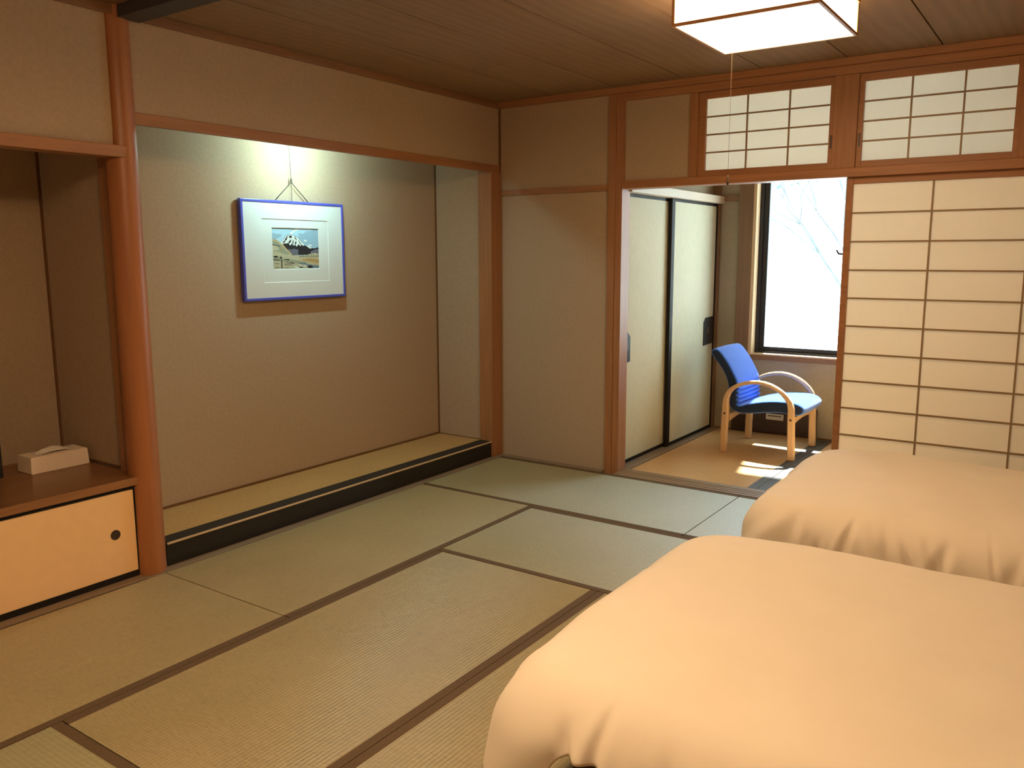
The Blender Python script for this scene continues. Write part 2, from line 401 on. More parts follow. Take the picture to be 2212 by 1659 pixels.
# ceiling edge moulding
mould_shaded_y = wood_mat('ceiling_moulding_shaded', (0.25, 0.125, 0.06), 'y')  # left-wall moulding: cedar darkened, its shade put into the colour
trim(bx(0.0, 0.024, -2.69, -0.03, 2.437, H, bev=0.002), mould_shaded_y)
trim(bx(0.012, 0.035, YF, -2.80, 2.437, H, bev=0.002), mould_shaded_y)
trim(bx(0.0, XR, -0.045, 0.0, 2.437, H, bev=0.002), wood_x)
# dark rail across the ceiling
b = bm_new(); box(b, 0.03, XR, -2.79, -2.705, 2.425, H - 0.001); box(b, 0.03, XR, -2.705, -2.685, 2.425, 2.434); trim(b, rail_mat)
# back wall woodwork
trim(bx(0.0, 0.865, -0.012, 0.005, 1.850, 1.888, bev=0.002), wood_x)                      # rail on the plain panel
b = bm_new(); box(b, 0.862, 0.915, -0.018, 0.105, -0.02, H, bev=0.003); box(b, 0.915, 0.962, -0.012, 0.105, -0.02, H, bev=0.003); trim(b, wood_z)      # post beside the opening
trim(bx(0.962, XR, -0.022, 0.105, 1.856, 1.905, bev=0.003), wood_x)                       # lintel over the opening
trim(bx(0.962, XR, -0.022, 0.03, 2.392, 2.437, bev=0.002), wood_x)                        # head rail under the moulding
trim(bx(0.962, 0.975, -0.010, 0.02, 1.905, 2.392), wood_z)
trim(bx(1.405, 1.458, -0.014, 0.09, 1.905, 2.392, bev=0.002), wood_z)
trim(bx(2.238, 2.360, -0.014, 0.09, 1.905, 2.392, bev=0.002), wood_z)
trim(bx(3.115, 3.21, -0.014, 0.09, 1.905, 2.392, bev=0.002), wood_z)
trim(bx(3.66, 3.76, -0.018, 0.105, -0.02, 1.856, bev=0.002), wood_z)
# grooved threshold
b = bm_new()
for y0, y1 in ((-0.068, -0.040), (-0.030, 0.000), (0.010, 0.036), (0.046, 0.105)): box(b, 0.962, 3.66, y0, y1, -0.03, 0.004)
box(b, 0.962, 3.66, -0.068, 0.105, -0.032, -0.006); trim(b, sill_wood_x)
# sunroom woodwork
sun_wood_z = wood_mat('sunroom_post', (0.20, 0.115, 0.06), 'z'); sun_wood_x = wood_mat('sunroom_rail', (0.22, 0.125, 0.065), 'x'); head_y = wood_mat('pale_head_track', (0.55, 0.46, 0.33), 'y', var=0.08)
trim(bx(0.86, 0.975, 0.105, YW, 1.846, 1.905, bev=0.002), head_y)                    # fusuma head track
b = bm_new()
for x0, x1 in ((0.86, 0.888), (0.893, 0.915), (0.922, 0.945), (0.950, 0.995)): box(b, x0, x1, 0.105, YW, -0.03, 0.004)
box(b, 0.86, 0.995, 0.105, YW, -0.032, -0.004); trim(b, sill_wood_y)                       # fusuma floor track
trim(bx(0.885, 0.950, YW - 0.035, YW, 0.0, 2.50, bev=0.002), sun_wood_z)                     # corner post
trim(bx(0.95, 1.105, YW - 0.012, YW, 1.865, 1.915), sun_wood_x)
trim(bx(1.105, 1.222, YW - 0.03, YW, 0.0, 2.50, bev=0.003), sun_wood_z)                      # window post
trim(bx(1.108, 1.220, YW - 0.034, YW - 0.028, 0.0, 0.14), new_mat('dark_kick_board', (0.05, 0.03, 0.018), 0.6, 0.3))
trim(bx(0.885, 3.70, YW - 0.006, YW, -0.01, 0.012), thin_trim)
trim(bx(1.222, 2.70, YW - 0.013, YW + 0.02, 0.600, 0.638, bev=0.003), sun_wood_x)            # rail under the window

# ------------------------------------------------------------------ window of the sunroom
w = struct_root('window_1', (1.9, YW, 0.64), 'tall bright window with a dark aluminium frame behind the blue chair')
obj('window_jamb', bx(1.222, 1.247, YW - 0.03, YW + 0.14, 0.638, 2.42), pale_wood_z, w)
obj('window_jamb', bx(2.62, 2.66, YW - 0.03, YW + 0.14, 0.638, 2.42), pale_wood_z, w)
obj('window_head', bx(1.222, 2.66, YW - 0.03, YW + 0.14, 2.39, 2.42), pale_wood_x, w)
obj('window_sill', bx(1.247, 2.62, YW - 0.014, YW + 0.10, 0.638, 0.650, bev=0.002), pale_wood_x, w)
b = bm_new(); box(b, 1.247, 1.275, YW + 0.06, YW + 0.14, 0.650, 2.39); box(b, 2.595, 2.62, YW + 0.06, YW + 0.14, 0.65, 2.39)
box(b, 1.275, 2.595, YW + 0.06, YW + 0.14, 0.65, 0.668); box(b, 1.275, 2.595, YW + 0.06, YW + 0.14, 2.37, 2.39); obj('window_frame', b, alu_dark, w)
for (x0, x1, y) in ((1.275, 1.955, YW + 0.075), (1.913, 2.595, YW + 0.105)):
    b = bm_new(); s = 0.042
    box(b, x0, x0 + s, y, y + 0.022, 0.668, 2.37); box(b, x1 - s, x1, y, y + 0.022, 0.668, 2.37)
    box(b, x0 + s, x1 - s, y, y + 0.022, 0.668, 0.700); box(b, x0 + s, x1 - s, y, y + 0.022, 2.34, 2.37)
    sash = obj('sash', b, alu_dark, w)
    obj('glass_pane', bx(x0 + s, x1 - s, y + 0.010, y + 0.013, 0.70, 2.34), glass, sash)
b = bm_new(); box(b, 1.900, 1.935, YW + 0.055, YW + 0.075, 1.41, 1.47, bev=0.004)
tube(b, [(1.915, YW + 0.05, 1.44), (1.868, YW + 0.045, 1.445), (1.852, YW + 0.045, 1.475)], 0.008); obj('window_lock', b, alu_dark, w)

# ------------------------------------------------------------------ shoji windows above the lintel
def lattice(bm, xs, zs, x0, x1, z0, z1, y0, y1, t):
    for x in xs: box(bm, x - t / 2, x + t / 2, y0, y1, z0, z1)
    for z in zs:
        seg = [x0] + [v for x in xs for v in (x - t / 2, x + t / 2)] + [x1]
        for i in range(0, len(seg), 2): box(bm, seg[i], seg[i + 1], y0, y1, z - t / 2, z + t / 2)

def transom(name, x0, x1, px0, px1, bars, pull_x, label):
    r = struct_root(name, ((x0 + x1) / 2, 0.02, 1.905), label)
    z0, z1, a, c = 1.906, 2.391, 1.940, 2.352
    b = bm_new()
    box(b, x0, px0, 0.0, 0.026, z0, z1, bev=0.0015); box(b, px1, x1, 0.0, 0.026, z0, z1, bev=0.0015)
    box(b, px0, px1, 0.002, 0.026, z0, a, bev=0.0015); box(b, px0, px1, 0.002, 0.026, c, z1, bev=0.0015)
    obj('sash_frame', b, wood_x, r)
    b = bm_new(); lattice(b, bars, [a + (c - a) * k / 4 for k in (1, 2, 3)], px0, px1, a, c, 0.010, 0.0185, 0.0085); obj('lattice', b, lattice_wood, r)
    obj('paper', bx(px0 - 0.003, px1 + 0.003, 0.0192, 0.0200, a - 0.003, c + 0.003), washi_up, r)
    b = bm_new(); box(b, pull_x - 0.0055, pull_x + 0.0055, -0.0015, 0.004, 2.015, 2.085); obj('finger_pull', b, bolt_mat, r)
transom('window_2', 1.458, 2.238, 1.503, 2.212, (1.749, 1.990), 2.226, 'small shoji transom window over the open doorway, with the lamp cord in front')
transom('window_3', 2.360, 3.115, 2.386, 3.088, (2.617, 2.861), 2.373, 'small shoji transom window above the large shoji screen')

# ------------------------------------------------------------------ large shoji screen
r = struct_root('door_1', (2.99, 0.03, 0.0), 'large shoji sliding screen behind the far bed')
b = bm_new(); x0, x1, y0, y1 = 2.318, 3.66, 0.012, 0.042
box(b, x0, 2.352, y0, y1, 0.004, 1.856, bev=0.002); box(b, x1 - 0.034, x1, y0, y1, 0.004, 1.856, bev=0.002)
box(b, 2.352, x1 - 0.034, y0 + 0.002, y1, 1.820, 1.856, bev=0.002); box(b, 2.352, x1 - 0.034, y0 + 0.002, y1, 0.004, 0.118, bev=0.002)
obj('screen_frame', b, wood_x, r)
b = bm_new(); lattice(b, (2.748, 3.187), [0.118 + 0.1547 * k for k in range(1, 11)], 2.352, x1 - 0.034, 0.118, 1.82, 0.020, 0.031, 0.009); obj('lattice', b, lattice_wood, r)
obj('paper', bx(2.349, x1 - 0.031, 0.0318, 0.0326, 0.115, 1.823), washi, r)

# ------------------------------------------------------------------ fusuma doors in the sunroom
def fusuma(name, y0, y1, xf, label, plate, pull):
    r = struct_root(name, (xf - 0.015, (y0 + y1) / 2, 0.0), label)
    z0, z1, s = 0.004, 1.846, 0.024
    b = bm_new()
    box(b, xf - 0.026, xf, y0, y0 + s + 0.03, z0, z1, bev=0.002) if pull == 'near_stile_wide' else box(b, xf - 0.026, xf, y0, y0 + s, z0, z1, bev=0.002)
    box(b, xf - 0.026, xf, y1 - s, y1, z0, z1, bev=0.002)
    yy = y0 + (s + 0.03 if pull == 'near_stile_wide' else s)
    box(b, xf - 0.026, xf - 0.001, yy, y1 - s, z0, z0 + 0.026, bev=0.002); box(b, xf - 0.026, xf - 0.001, yy, y1 - s, z1 - 0.022, z1, bev=0.002)
    obj('door_frame', b, black_frame, r)
    obj('paper_panel', bx(xf - 0.022, xf - 0.004, yy, y1 - s, z0 + 0.026, z1 - 0.022), fusuma_paper, r)
    pl = obj('pull_plate', prism(bm_new(), plate, 'x', xf - 0.004, xf + 0.0005), pull_metal, r)
    cy = sum(q[0] for q in plate) / len(plate); cz = sum(q[1] for q in plate) / len(plate) - 0.01
    b = bm_new(); disc(b, (xf + 0.0005, cy, cz), 0.030, (1, 0, 0), 0.002, 28); obj('finger_recess', b, bolt_mat, pl)
fusuma('door_2', 0.107, 0.99, 0.900, 'fusuma sliding door beside the wooden post, half a black pull plate at its near edge',
       [(0.133, 0.703), (0.270, 0.717), (0.270, 0.885), (0.235, 0.920), (0.133, 0.925)], '')
fusuma('door_3', 0.842, 1.74, 0.932, 'fusuma sliding door farther in, black pull plate above the blue chair',
       [(1.515, 0.712), (1.716, 0.722), (1.716, 0.940), (1.55, 0.936), (1.515, 0.900)], 'near_stile_wide')

# ------------------------------------------------------------------ tatami
def tatami(x0, x1, y0, y1, along, label, group, m, border, bw=0.034, sides=(1, 1), z=0.0):
    """One mat: rush body with a cloth border on each long side."""
    gx, gy = (0.0028, 0.0012) if along == 'x' else (0.0012, 0.0028)      # the butted short ends leave a visible joint
    x0 += gx; x1 -= gx; y0 += gy; y1 -= gy
    t = thing('tatami_mat', ((x0 + x1) / 2, (y0 + y1) / 2, z - 0.03), label, 'tatami mat', group)
    a0 = bw if sides[0] else 0; a1 = bw if sides[1] else 0
    if along == 'x':
        obj('mat_surface', bx(x0, x1, y0 + a0, y1 - a1, z - 0.03, z), m, t)
        if a0: obj('cloth_border', bx(x0, x1, y0, y0 + a0, z - 0.03, z + 0.0012, bev=0.0008), border, t)
        if a1: obj('cloth_border', bx(x0, x1, y1 - a1, y1, z - 0.03, z + 0.0012, bev=0.0008), border, t)
    else:
        obj('mat_surface', bx(x0 + a0, x1 - a1, y0, y1, z - 0.03, z), m, t)
        if a0: obj('cloth_border', bx(x0, x0 + a0, y0, y1, z - 0.03, z + 0.0012, bev=0.0008), border, t)
        if a1: obj('cloth_border', bx(x1 - a1, x1, y0, y1, z - 0.03, z + 0.0012, bev=0.0008), border, t)
    return t
G = 'tatami mats of the main room'
A, B, D = 0.913, 1.815, 2.72
Y1, Y2, Y3, Y4, Y5 = -0.956, -1.829, -2.763, -3.674, -4.57
tatami(0.06, 1.828, Y1, -0.07, 'x', 'green tatami mat in the far corner, along the plain wall and the sunroom threshold', G, tat_x, border_cloth)
tatami(1.828, 3.62, Y1, -0.07, 'x', 'tatami mat mostly hidden under the far bed, beside the sunroom threshold', G, tat_x, border_cloth)
tatami(0.06, A, Y3, Y1, 'y', 'tatami mat running along the black step of the alcove', G, tat_y, border_cloth, sides=(0, 1))
tatami(0.06, A, Y5, Y3, 'y', 'tatami mat lying in front of the low cabinet', G, tat_y, border_cloth, sides=(0, 1))
tatami(A, 2.73, Y2, Y1, 'x', 'tatami mat in the middle of the floor, its right end under the near bed corner', G, tat_x, border_cloth)
tatami(A, B, Y4, Y2, 'y', 'whole tatami mat in the centre foreground with dark borders on all sides', G, tat_y, border_cloth)
tatami(B, D, Y4 + 0.04, Y2, 'y', 'tatami mat along the foot of the near bed', G, tat_y, border_cloth)
tatami(A, D, Y5, Y4, 'x', 'tatami mat at the very bottom left corner of the picture', G, tat_x, border_cloth)
tatami(2.73, 3.63, Y3, Y1, 'y', 'tatami mat between the two beds', G, tat_y, border_cloth)
S = 'tatami mats of the sunroom'
tatami(0.997, 1.862, 0.107, YW - 0.008, 'y', 'sunroom tatami mat under the blue armchair', S, tat_sun, border_grey, bw=0.058, sides=(0, 1))
tatami(1.862, 2.73, 0.107, YW - 0.008, 'y', 'sunroom tatami mat at the right, showing only a strip past the grey border', S, tat_sun, border_grey, bw=0.058, sides=(1, 0))
# alcove mat
t = thing('alcove_mat', (-0.27, -1.4, 0.085), 'tan woven mat with a black cloth border on the raised floor of the alcove', 'mat')
obj('mat_surface', bx(-0.50, -0.100, -2.698, -0.108, 0.085, 0.1125), tat_alc, t)
obj('cloth_border', bx(-0.100, -0.010, -2.70, -0.122, 0.1045, 0.1140, bev=0.001), black_cloth, t, label='black cloth border')
b = bx(-0.50, -0.086, -2.70, -0.105, -0.02, 0.0845); struct('floor_alcove', b, sill_wood_y)

# ------------------------------------------------------------------ recess: low cabinet, shelf board, tissue box, television
t = thing('low_cabinet', (-0.35, -3.8, 0.0), 'low built-in cabinet with cream sliding door and black frame left of the round post', 'cabinet')
CY0, CY1 = -4.95, -2.832
obj('body', bx(-0.70, -0.04, CY0, CY1, 0.0, 0.428), wood_y, t)
b = bm_new(); box(b, -0.039, 0.0, CY0, CY1, 0.006, 0.032); box(b, -0.039, 0.0, CY0, CY1, 0.412, 0.428); box(b, -0.039, 0.0, CY1 - 0.020, CY1, 0.032, 0.412); box(b, -0.039, 0.0, CY0, CY0 + 0.02, 0.032, 0.412)
obj('frame', b, black_frame, t)
for (y0, y1, xf, py) in ((-3.91, CY1 - 0.021, -0.004, -2.948), (CY0 + 0.021, -3.88, -0.022, -4.80)):
    d = obj('sliding_door', bx(xf - 0.014, xf, y0, y1, 0.033, 0.411), cab_paper, t)
    b = bm_new(); disc(b, (xf - 0.0002, py, 0.222), 0.0225, (1, 0, 0), 0.002, 28); obj('finger_pull', b, bolt_mat, d)
b = bm_new(); box(b, -0.702, 0.016, CY0, -2.806, 0.4295, 0.466, bev=0.002)
for f in b.faces:
    if f.normal.x > 0.9: f.material_index = 1
tag(obj('shelf_board', b, [shelf_wood, shelf_edge]), 'long dark brown wooden shelf board on top of the low cabinet', 'shelf')
trim(bx(0.0, 0.058, YF, -2.85, -0.028, 0.006), sill_wood_y)

t = thing('tissue_box', (-0.472, -2.957, 0.466), 'cream tissue box standing on the dark wooden shelf', 'tissue box')
b = bm_new()
def taper(bm, x0, x1, y0, y1, z0, z1, k):
    lo = [bm.verts.new(p) for p in ((x0, y0, z0), (x1, y0, z0), (x1, y1, z0), (x0, y1, z0))]
    hi = [bm.verts.new(p) for p in ((x0 + k, y0 + k, z1), (x1 - k, y0 + k, z1), (x1 - k, y1 - k, z1), (x0 + k, y1 - k, z1))]
    bm.faces.new(lo[::-1]); bm.faces.new(hi)
    for i in range(4): bm.faces.new((lo[i], lo[(i + 1) % 4], hi[(i + 1) % 4], hi[i]))
taper(b, -0.538, -0.405, -3.091, -2.824, 0.4665, 0.543, 0.004)
bmesh.ops.bevel(b, geom=b.edges[:], offset=0.002, segments=2, affect='EDGES'); obj('box_body', b, box_mat, t)
b = bm_new(); N = 16; P = []
for i in range(N + 1):
    row = []
    for j in range(9):
        u, v = i / N, j / 8
        y = -3.045 + 0.175 * u; x = -0.505 + 0.07 * v
        h = 0.024 * math.sin(math.pi * min(1, u * 1.05)) * (0.35 + 0.65 * math.exp(-((v - 0.5) / 0.25) ** 2)) + 0.006 * noise.noise(Vector((u * 6, v * 5, 3)))
        row.append(b.verts.new((x, y, 0.5445 + max(0, h))))
    P.append(row)
for i in range(N):
    for j in range(8): b.faces.new((P[i][j], P[i + 1][j], P[i + 1][j + 1], P[i][j + 1]))
o = obj('tissue', b, tissue_mat, t, 180); md = o.modifiers.new('s', 'SOLIDIFY'); md.thickness = 0.001

t = thing('television', (-0.45, -3.62, 0.466), 'black flat television at the left edge of the picture, on the shelf', 'television')
obj('stand', bx(-0.53, -0.40, -3.80, -3.45, 0.467, 0.480, bev=0.003), tv_black, t)
b = bm_new(); box(b, -0.45, -0.405, -4.03, -3.208, 0.4805, 0.97, bev=0.004); obj('casing', b, tv_black, t)
obj('screen', bx(-0.4045, -0.403, -4.015, -3.223, 0.515, 0.955), new_mat('dark_screen', (0.01, 0.01, 0.012), 0.1, 0.5), t)
obj('neck', bx(-0.48, -0.451, -3.68, -3.56, 0.4805, 0.60), tv_black, t)

# ------------------------------------------------------------------ alcove lamp (hidden behind the lintel)
t = thing('alcove_lamp', (-0.03, -1.46, 2.06), 'lit strip lamp tucked behind the alcove lintel, shining down on the picture', 'lamp')
b = bm_new(); box(b, -0.080, -0.0255, -1.60, -1.33, 2.062, 2.112); box(b, -0.115, -0.080, -1.575, -1.545, 2.064, 2.10); box(b, -0.115, -0.080, -1.385, -1.355, 2.064, 2.10); obj('housing', b, white_plastic, t)
b = bm_new(); tube(b, [(-0.115, -1.54, 2.075), (-0.115, -1.39, 2.075)], 0.014, 14); obj('lamp_tube', b, tube_emit, t)

# ------------------------------------------------------------------ framed picture
px = -0.470
t = thing('framed_picture', (px, -1.44, 1.17), 'blue framed print of a snowy mountain in a white mount, hanging in the lit alcove', 'picture')
yl, yr, zb, zt = -1.838, -1.058, 1.185, 1.762
b = bm_new(); fw = 0.017
box(b, px - 0.022, px + 0.008, yl, yl + fw, zb, zt, bev=0.004); box(b, px - 0.022, px + 0.008, yr - fw, yr, zb, zt, bev=0.004)
box(b, px - 0.022, px + 0.008, yl + fw, yr - fw, zb, zb + fw, bev=0.004); box(b, px - 0.022, px + 0.008, yl + fw, yr - fw, zt - fw, zt, bev=0.004)
obj('frame', b, blue_frame, t)
obj('backing', bx(px - 0.020, px - 0.012, yl + fw, yr - fw, zb + fw, zt - fw), mattress_mat, t)
# outer mount with window, inner mount with window (bevel-cut edges)
def mount(name, y0, y1, z0, z1, wy0, wy1, wz0, wz1, xa, xb):
    b = bm_new(); k = 0.003
    box(b, xa, xb, y0, wy0, z0, z1); box(b, xa, xb, wy1, y1, z0, z1); box(b, xa, xb, wy0, wy1, z0, wz0); box(b, xa, xb, wy0, wy1, wz1, z1)
    k = 0.0034; O = [(wy0, wz0), (wy1, wz0), (wy1, wz1), (wy0, wz1)]; I = [(wy0 + k, wz0 + k), (wy1 - k, wz0 + k), (wy1 - k, wz1 - k), (wy0 + k, wz1 - k)]
    for i in range(4):                                          # the cut edge of the board, sloping inwards
        j = (i + 1) % 4; b.faces.new([b.verts.new(p) for p in ((xb, *O[i]), (xb, *O[j]), (xa + 0.0002, *I[j]), (xa + 0.0002, *I[i]))])
    return obj(name, b, mat_board, t)
my0, my1, mz0, mz1 = -1.694, -1.188, 1.288, 1.655
iy0, iy1, iz0, iz1 = -1.622, -1.263, 1.363, 1.606
mount('mount_board', yl + fw, yr - fw, zb + fw, zt - fw, my0, my1, mz0, mz1, px - 0.0000, px + 0.0035)
mount('mount_board', my0 - 0.01, my1 + 0.01, mz0 - 0.01, mz1 + 0.01, iy0, iy1, iz0, iz1, px - 0.0035, px - 0.0001)
# the print: flat colour shapes like a woodblock landscape
cols = [('print_sky', (0.50, 0.72, 0.88)), ('print_cloud', (0.36, 0.52, 0.68)), ('print_dark', (0.035, 0.028, 0.032)), ('print_snow', (0.88, 0.90, 0.90)), ('print_slate', (0.17, 0.16, 0.21)),
        ('print_tan', (0.60, 0.42, 0.24)), ('print_straw', (0.58, 0.52, 0.36)), ('print_sage', (0.36, 0.36, 0.27)), ('print_ochre', (0.48, 0.30, 0.13)), ('print_river', (0.20, 0.24, 0.30)), ('print_rock', (0.30, 0.27, 0.20))]
pm = [new_mat(nm, c, 0.7, 0.2, var=0.05, var_scale=90) for nm, c in cols]
ci = {nm[6:]: i for i, (nm, c) in enumerate(cols)}
def U(u, v): return (iy0 - 0.002 + (iy1 - iy0 + 0.004) * u, iz0 - 0.002 + (iz1 - iz0 + 0.004) * v)
b = bm_new(); lay = [0]
def shape(c, pts):
    lay[0] += 1; x = px - 0.0065 + 0.00003 * lay[0]
    vs = [b.verts.new((x, *U(u, v))) for u, v in pts]; f = b.faces.new(vs); f.material_index = ci[c]
box(b, px - 0.0100, px - 0.0065, iy0 - 0.002, iy1 + 0.002, iz0 - 0.002, iz1 + 0.002, mi=ci['sky'])
shape('cloud', [(0.57, 0.62), (0.57, 0.88), (0.66, 0.86), (0.74, 0.92), (0.84, 0.94), (0.92, 0.99), (1, 0.98), (1, 0.50), (0.80, 0.50)])
shape('cloud', [(0, 0.88), (0.10, 0.85), (0.20, 0.84), (0.22, 0.80), (0.10, 0.72), (0, 0.72)])
shape('snow', [(0.385, 0.875), (0.42, 0.91), (0.47, 0.94), (0.53, 0.985), (0.62, 1.0), (0.70, 0.995), (0.60, 0.975), (0.53, 0.93), (0.47, 0.895), (0.44, 0.855), (0.40, 0.85)])
shape('snow', [(0.67, 0.71), (0.72, 0.72), (0.75, 0.685), (0.70, 0.67)])
shape('snow', [(0.77, 0.60), (0.84, 0.60), (0.85, 0.57), (0.78, 0.56)])
shape('dark', [(0.16, 0.60), (0.24, 0.70), (0.30, 0.80), (0.37, 0.825), (0.43, 0.84), (0.49, 0.81), (0.55, 0.77), (0.62, 0.68), (0.70, 0.58), (0.80, 0.525), (0.90, 0.51), (1, 0.545), (1, 0.36), (0.2, 0.34)])
shape('snow', [(0.17, 0.615), (0.245, 0.70), (0.30, 0.79), (0.37, 0.815), (0.43, 0.835), (0.49, 0.80), (0.55, 0.76), (0.615, 0.68), (0.69, 0.59), (0.665, 0.57), (0.62, 0.60), (0.60, 0.56), (0.56, 0.61), (0.52, 0.55), (0.49, 0.60), (0.46, 0.57), (0.42, 0.62), (0.38, 0.575), (0.35, 0.64), (0.30, 0.62), (0.27, 0.63), (0.22, 0.60)])
shape('snow', [(0.72, 0.575), (0.76, 0.575), (0.85, 0.515), (0.80, 0.505), (0.76, 0.54)])
for pts in ([(0.30, 0.76), (0.345, 0.80), (0.31, 0.70), (0.27, 0.69)], [(0.36, 0.79), (0.42, 0.82), (0.43, 0.77), (0.38, 0.75)], [(0.35, 0.66), (0.41, 0.73), (0.40, 0.66), (0.36, 0.62)],
            [(0.44, 0.70), (0.455, 0.71), (0.45, 0.60), (0.43, 0.62)], [(0.47, 0.78), (0.50, 0.77), (0.535, 0.70), (0.505, 0.72)], [(0.50, 0.68), (0.52, 0.66), (0.50, 0.59), (0.48, 0.63)],
            [(0.55, 0.71), (0.575, 0.69), (0.63, 0.59), (0.60, 0.61)], [(0.56, 0.77), (0.60, 0.71), (0.66, 0.62), (0.62, 0.68)], [(0.23, 0.66), (0.29, 0.70), (0.28, 0.66), (0.24, 0.63)], [(0.47, 0.815), (0.52, 0.79), (0.50, 0.785)]):
    shape('dark', pts)
shape('slate', [(0.34, 0.50), (0.40, 0.48), (0.45, 0.50), (0.55, 0.48), (0.545, 0.35), (0.36, 0.36)])
shape('slate', [(0.82, 0.44), (0.92, 0.485), (1, 0.50), (1, 0.36), (0.80, 0.37)])
shape('tan', [(0, 0.71), (0.06, 0.725), (0.12, 0.705), (0.19, 0.63), (0.24, 0.595), (0.29, 0.52), (0.36, 0.44), (0.42, 0.36), (0.40, 0.33), (0, 0.36)])
shape('sage', [(0, 0.675), (0.08, 0.675), (0.15, 0.635), (0.20, 0.58), (0.26, 0.50), (0.32, 0.42), (0.40, 0.34), (0.25, 0.34), (0, 0.46)])
shape('straw', [(0, 0.59), (0.08, 0.58), (0.13, 0.54), (0.15, 0.47), (0.02, 0.45), (0, 0.47)])
shape('dark', [(0, 0.61), (0.10, 0.585), (0.18, 0.56), (0.18, 0.545), (0.10, 0.57), (0, 0.59)])
shape('ochre', [(0.175, 0.56), (0.20, 0.55), (0.20, 0.40), (0.18, 0.40)])
shape('straw', [(0, 0.40), (0.02, 0.43), (0.05, 0.40), (0.09, 0.44), (0.13, 0.41), (0.17, 0.43), (0.20, 0.385), (0.26, 0.38), (0.30, 0.36), (0.36, 0.37), (0.42, 0.34), (0.50, 0.35), (0.60, 0.33), (0.63, 0.36), (0.66, 0.33), (0.70, 0.36), (0.74, 0.34), (0.78, 0.38), (0.82, 0.36), (0.84, 0.40), (0.88, 0.38), (0.91, 0.41), (0.95, 0.38), (1, 0.39), (1, 0.0), (0, 0.0)])
for k in range(12):
    u = 0.57 + k * 0.037; shape('dark', [(u, 0.30), (u + 0.006, 0.345 + 0.02 * (k % 3)), (u + 0.013, 0.335), (u + 0.02, 0.295)])
shape('tan', [(0.55, 0.24), (0.66, 0.28), (0.80, 0.29), (1, 0.28), (1, 0.10), (0.86, 0.13), (0.72, 0.19), (0.60, 0.22)])
shape('ochre', [(0.62, 0.225), (0.78, 0.27), (0.92, 0.24), (1, 0.22), (1, 0.16), (0.82, 0.19), (0.70, 0.20)])
shape('sage', [(0, 0.33), (0.10, 0.31), (0.18, 0.28), (0.30, 0.25), (0.45, 0.23), (0.60, 0.20), (0.75, 0.16), (0.70, 0.12), (0.5, 0.16), (0.3, 0.19), (0.12, 0.21), (0, 0.22)])
shape('river', [(0.50, 0.17), (0.66, 0.15), (0.80, 0.115), (1, 0.085), (1, 0), (0.86, 0), (0.80, 0.06), (0.66, 0.11)])
for pts in ([(0.02, 0.33), (0.10, 0.33), (0.13, 0.30), (0.06, 0.285)], [(0.15, 0.31), (0.19, 0.315), (0.20, 0.27), (0.17, 0.26)], [(0.24, 0.26), (0.36, 0.25), (0.34, 0.225), (0.28, 0.235)], [(0.02, 0.25), (0.16, 0.235), (0.14, 0.22), (0.04, 0.23)],
            [(0.18, 0.24), (0.20, 0.24), (0.20, 0.03), (0.18, 0.03)], [(0.22, 0.16), (0.42, 0.17), (0.48, 0.14), (0.36, 0.15)], [(0.52, 0.15), (0.62, 0.15), (0.60, 0.135)], [(0.64, 0.175), (0.70, 0.165), (0.66, 0.155)],
            [(0.54, 0.06), (0.60, 0.07), (0.66, 0.045), (0.58, 0.04)], [(0.55, 0.02), (0.70, 0.025), (0.68, 0.0), (0.56, 0.0)], [(0.72, 0.06), (0.76, 0.09), (0.81, 0.10), (0.84, 0.075), (0.85, 0.04), (0.89, 0.01), (0.80, 0.01), (0.75, 0.03)]):
    shape('dark', pts)
for pts in ([(0.52, 0.125), (0.60, 0.13), (0.57, 0.11)], [(0.55, 0.095), (0.70, 0.085), (0.72, 0.065), (0.58, 0.08)], [(0.44, 0.10), (0.53, 0.06), (0.54, 0.03), (0.48, 0.05)], [(0.62, 0.12), (0.74, 0.105), (0.68, 0.10)]):
    shape('snow', pts)
for pts in ([(0.24, 0.14), (0.44, 0.12), (0.36, 0.10), (0.24, 0.11)], [(0.02, 0.17), (0.16, 0.15), (0.10, 0.13)], [(0.06, 0.08), (0.15, 0.06), (0.08, 0.04)], [(0.24, 0.06), (0.38, 0.05), (0.30, 0.03)], [(0.22, 0.20), (0.40, 0.195), (0.30, 0.18)]):
    shape('rock', pts)
obj('mountain_print', b, pm, t)
obj('glass_pane', bx(px + 0.0048, px + 0.0060, yl + fw, yr - fw, zb + fw, zt - fw), print_glass, t)
# hanging cords: two slanted, one straight, one long wire up to the alcove ceiling
b = bm_new(); K = (px - 0.008, -1.455, 1.872)
tube(b, [K, (px - 0.012, -1.58, 1.760)], 0.0026, 6); tube(b, [K, (px - 0.012, -1.325, 1.760)], 0.0026, 6); tube(b, [K, (px - 0.012, -1.452, 1.762)], 0.0018, 6)
tube(b, [(K[0], K[1], K[2] - 0.004), (K[0], K[1], K[2] + 0.022)], 0.0055, 8)
tube(b, [(K[0], K[1], K[2] + 0.02), (px - 0.012, -1.466, 2.359)], 0.0016, 6); obj('hanging_cord', b, cord_mat, t)

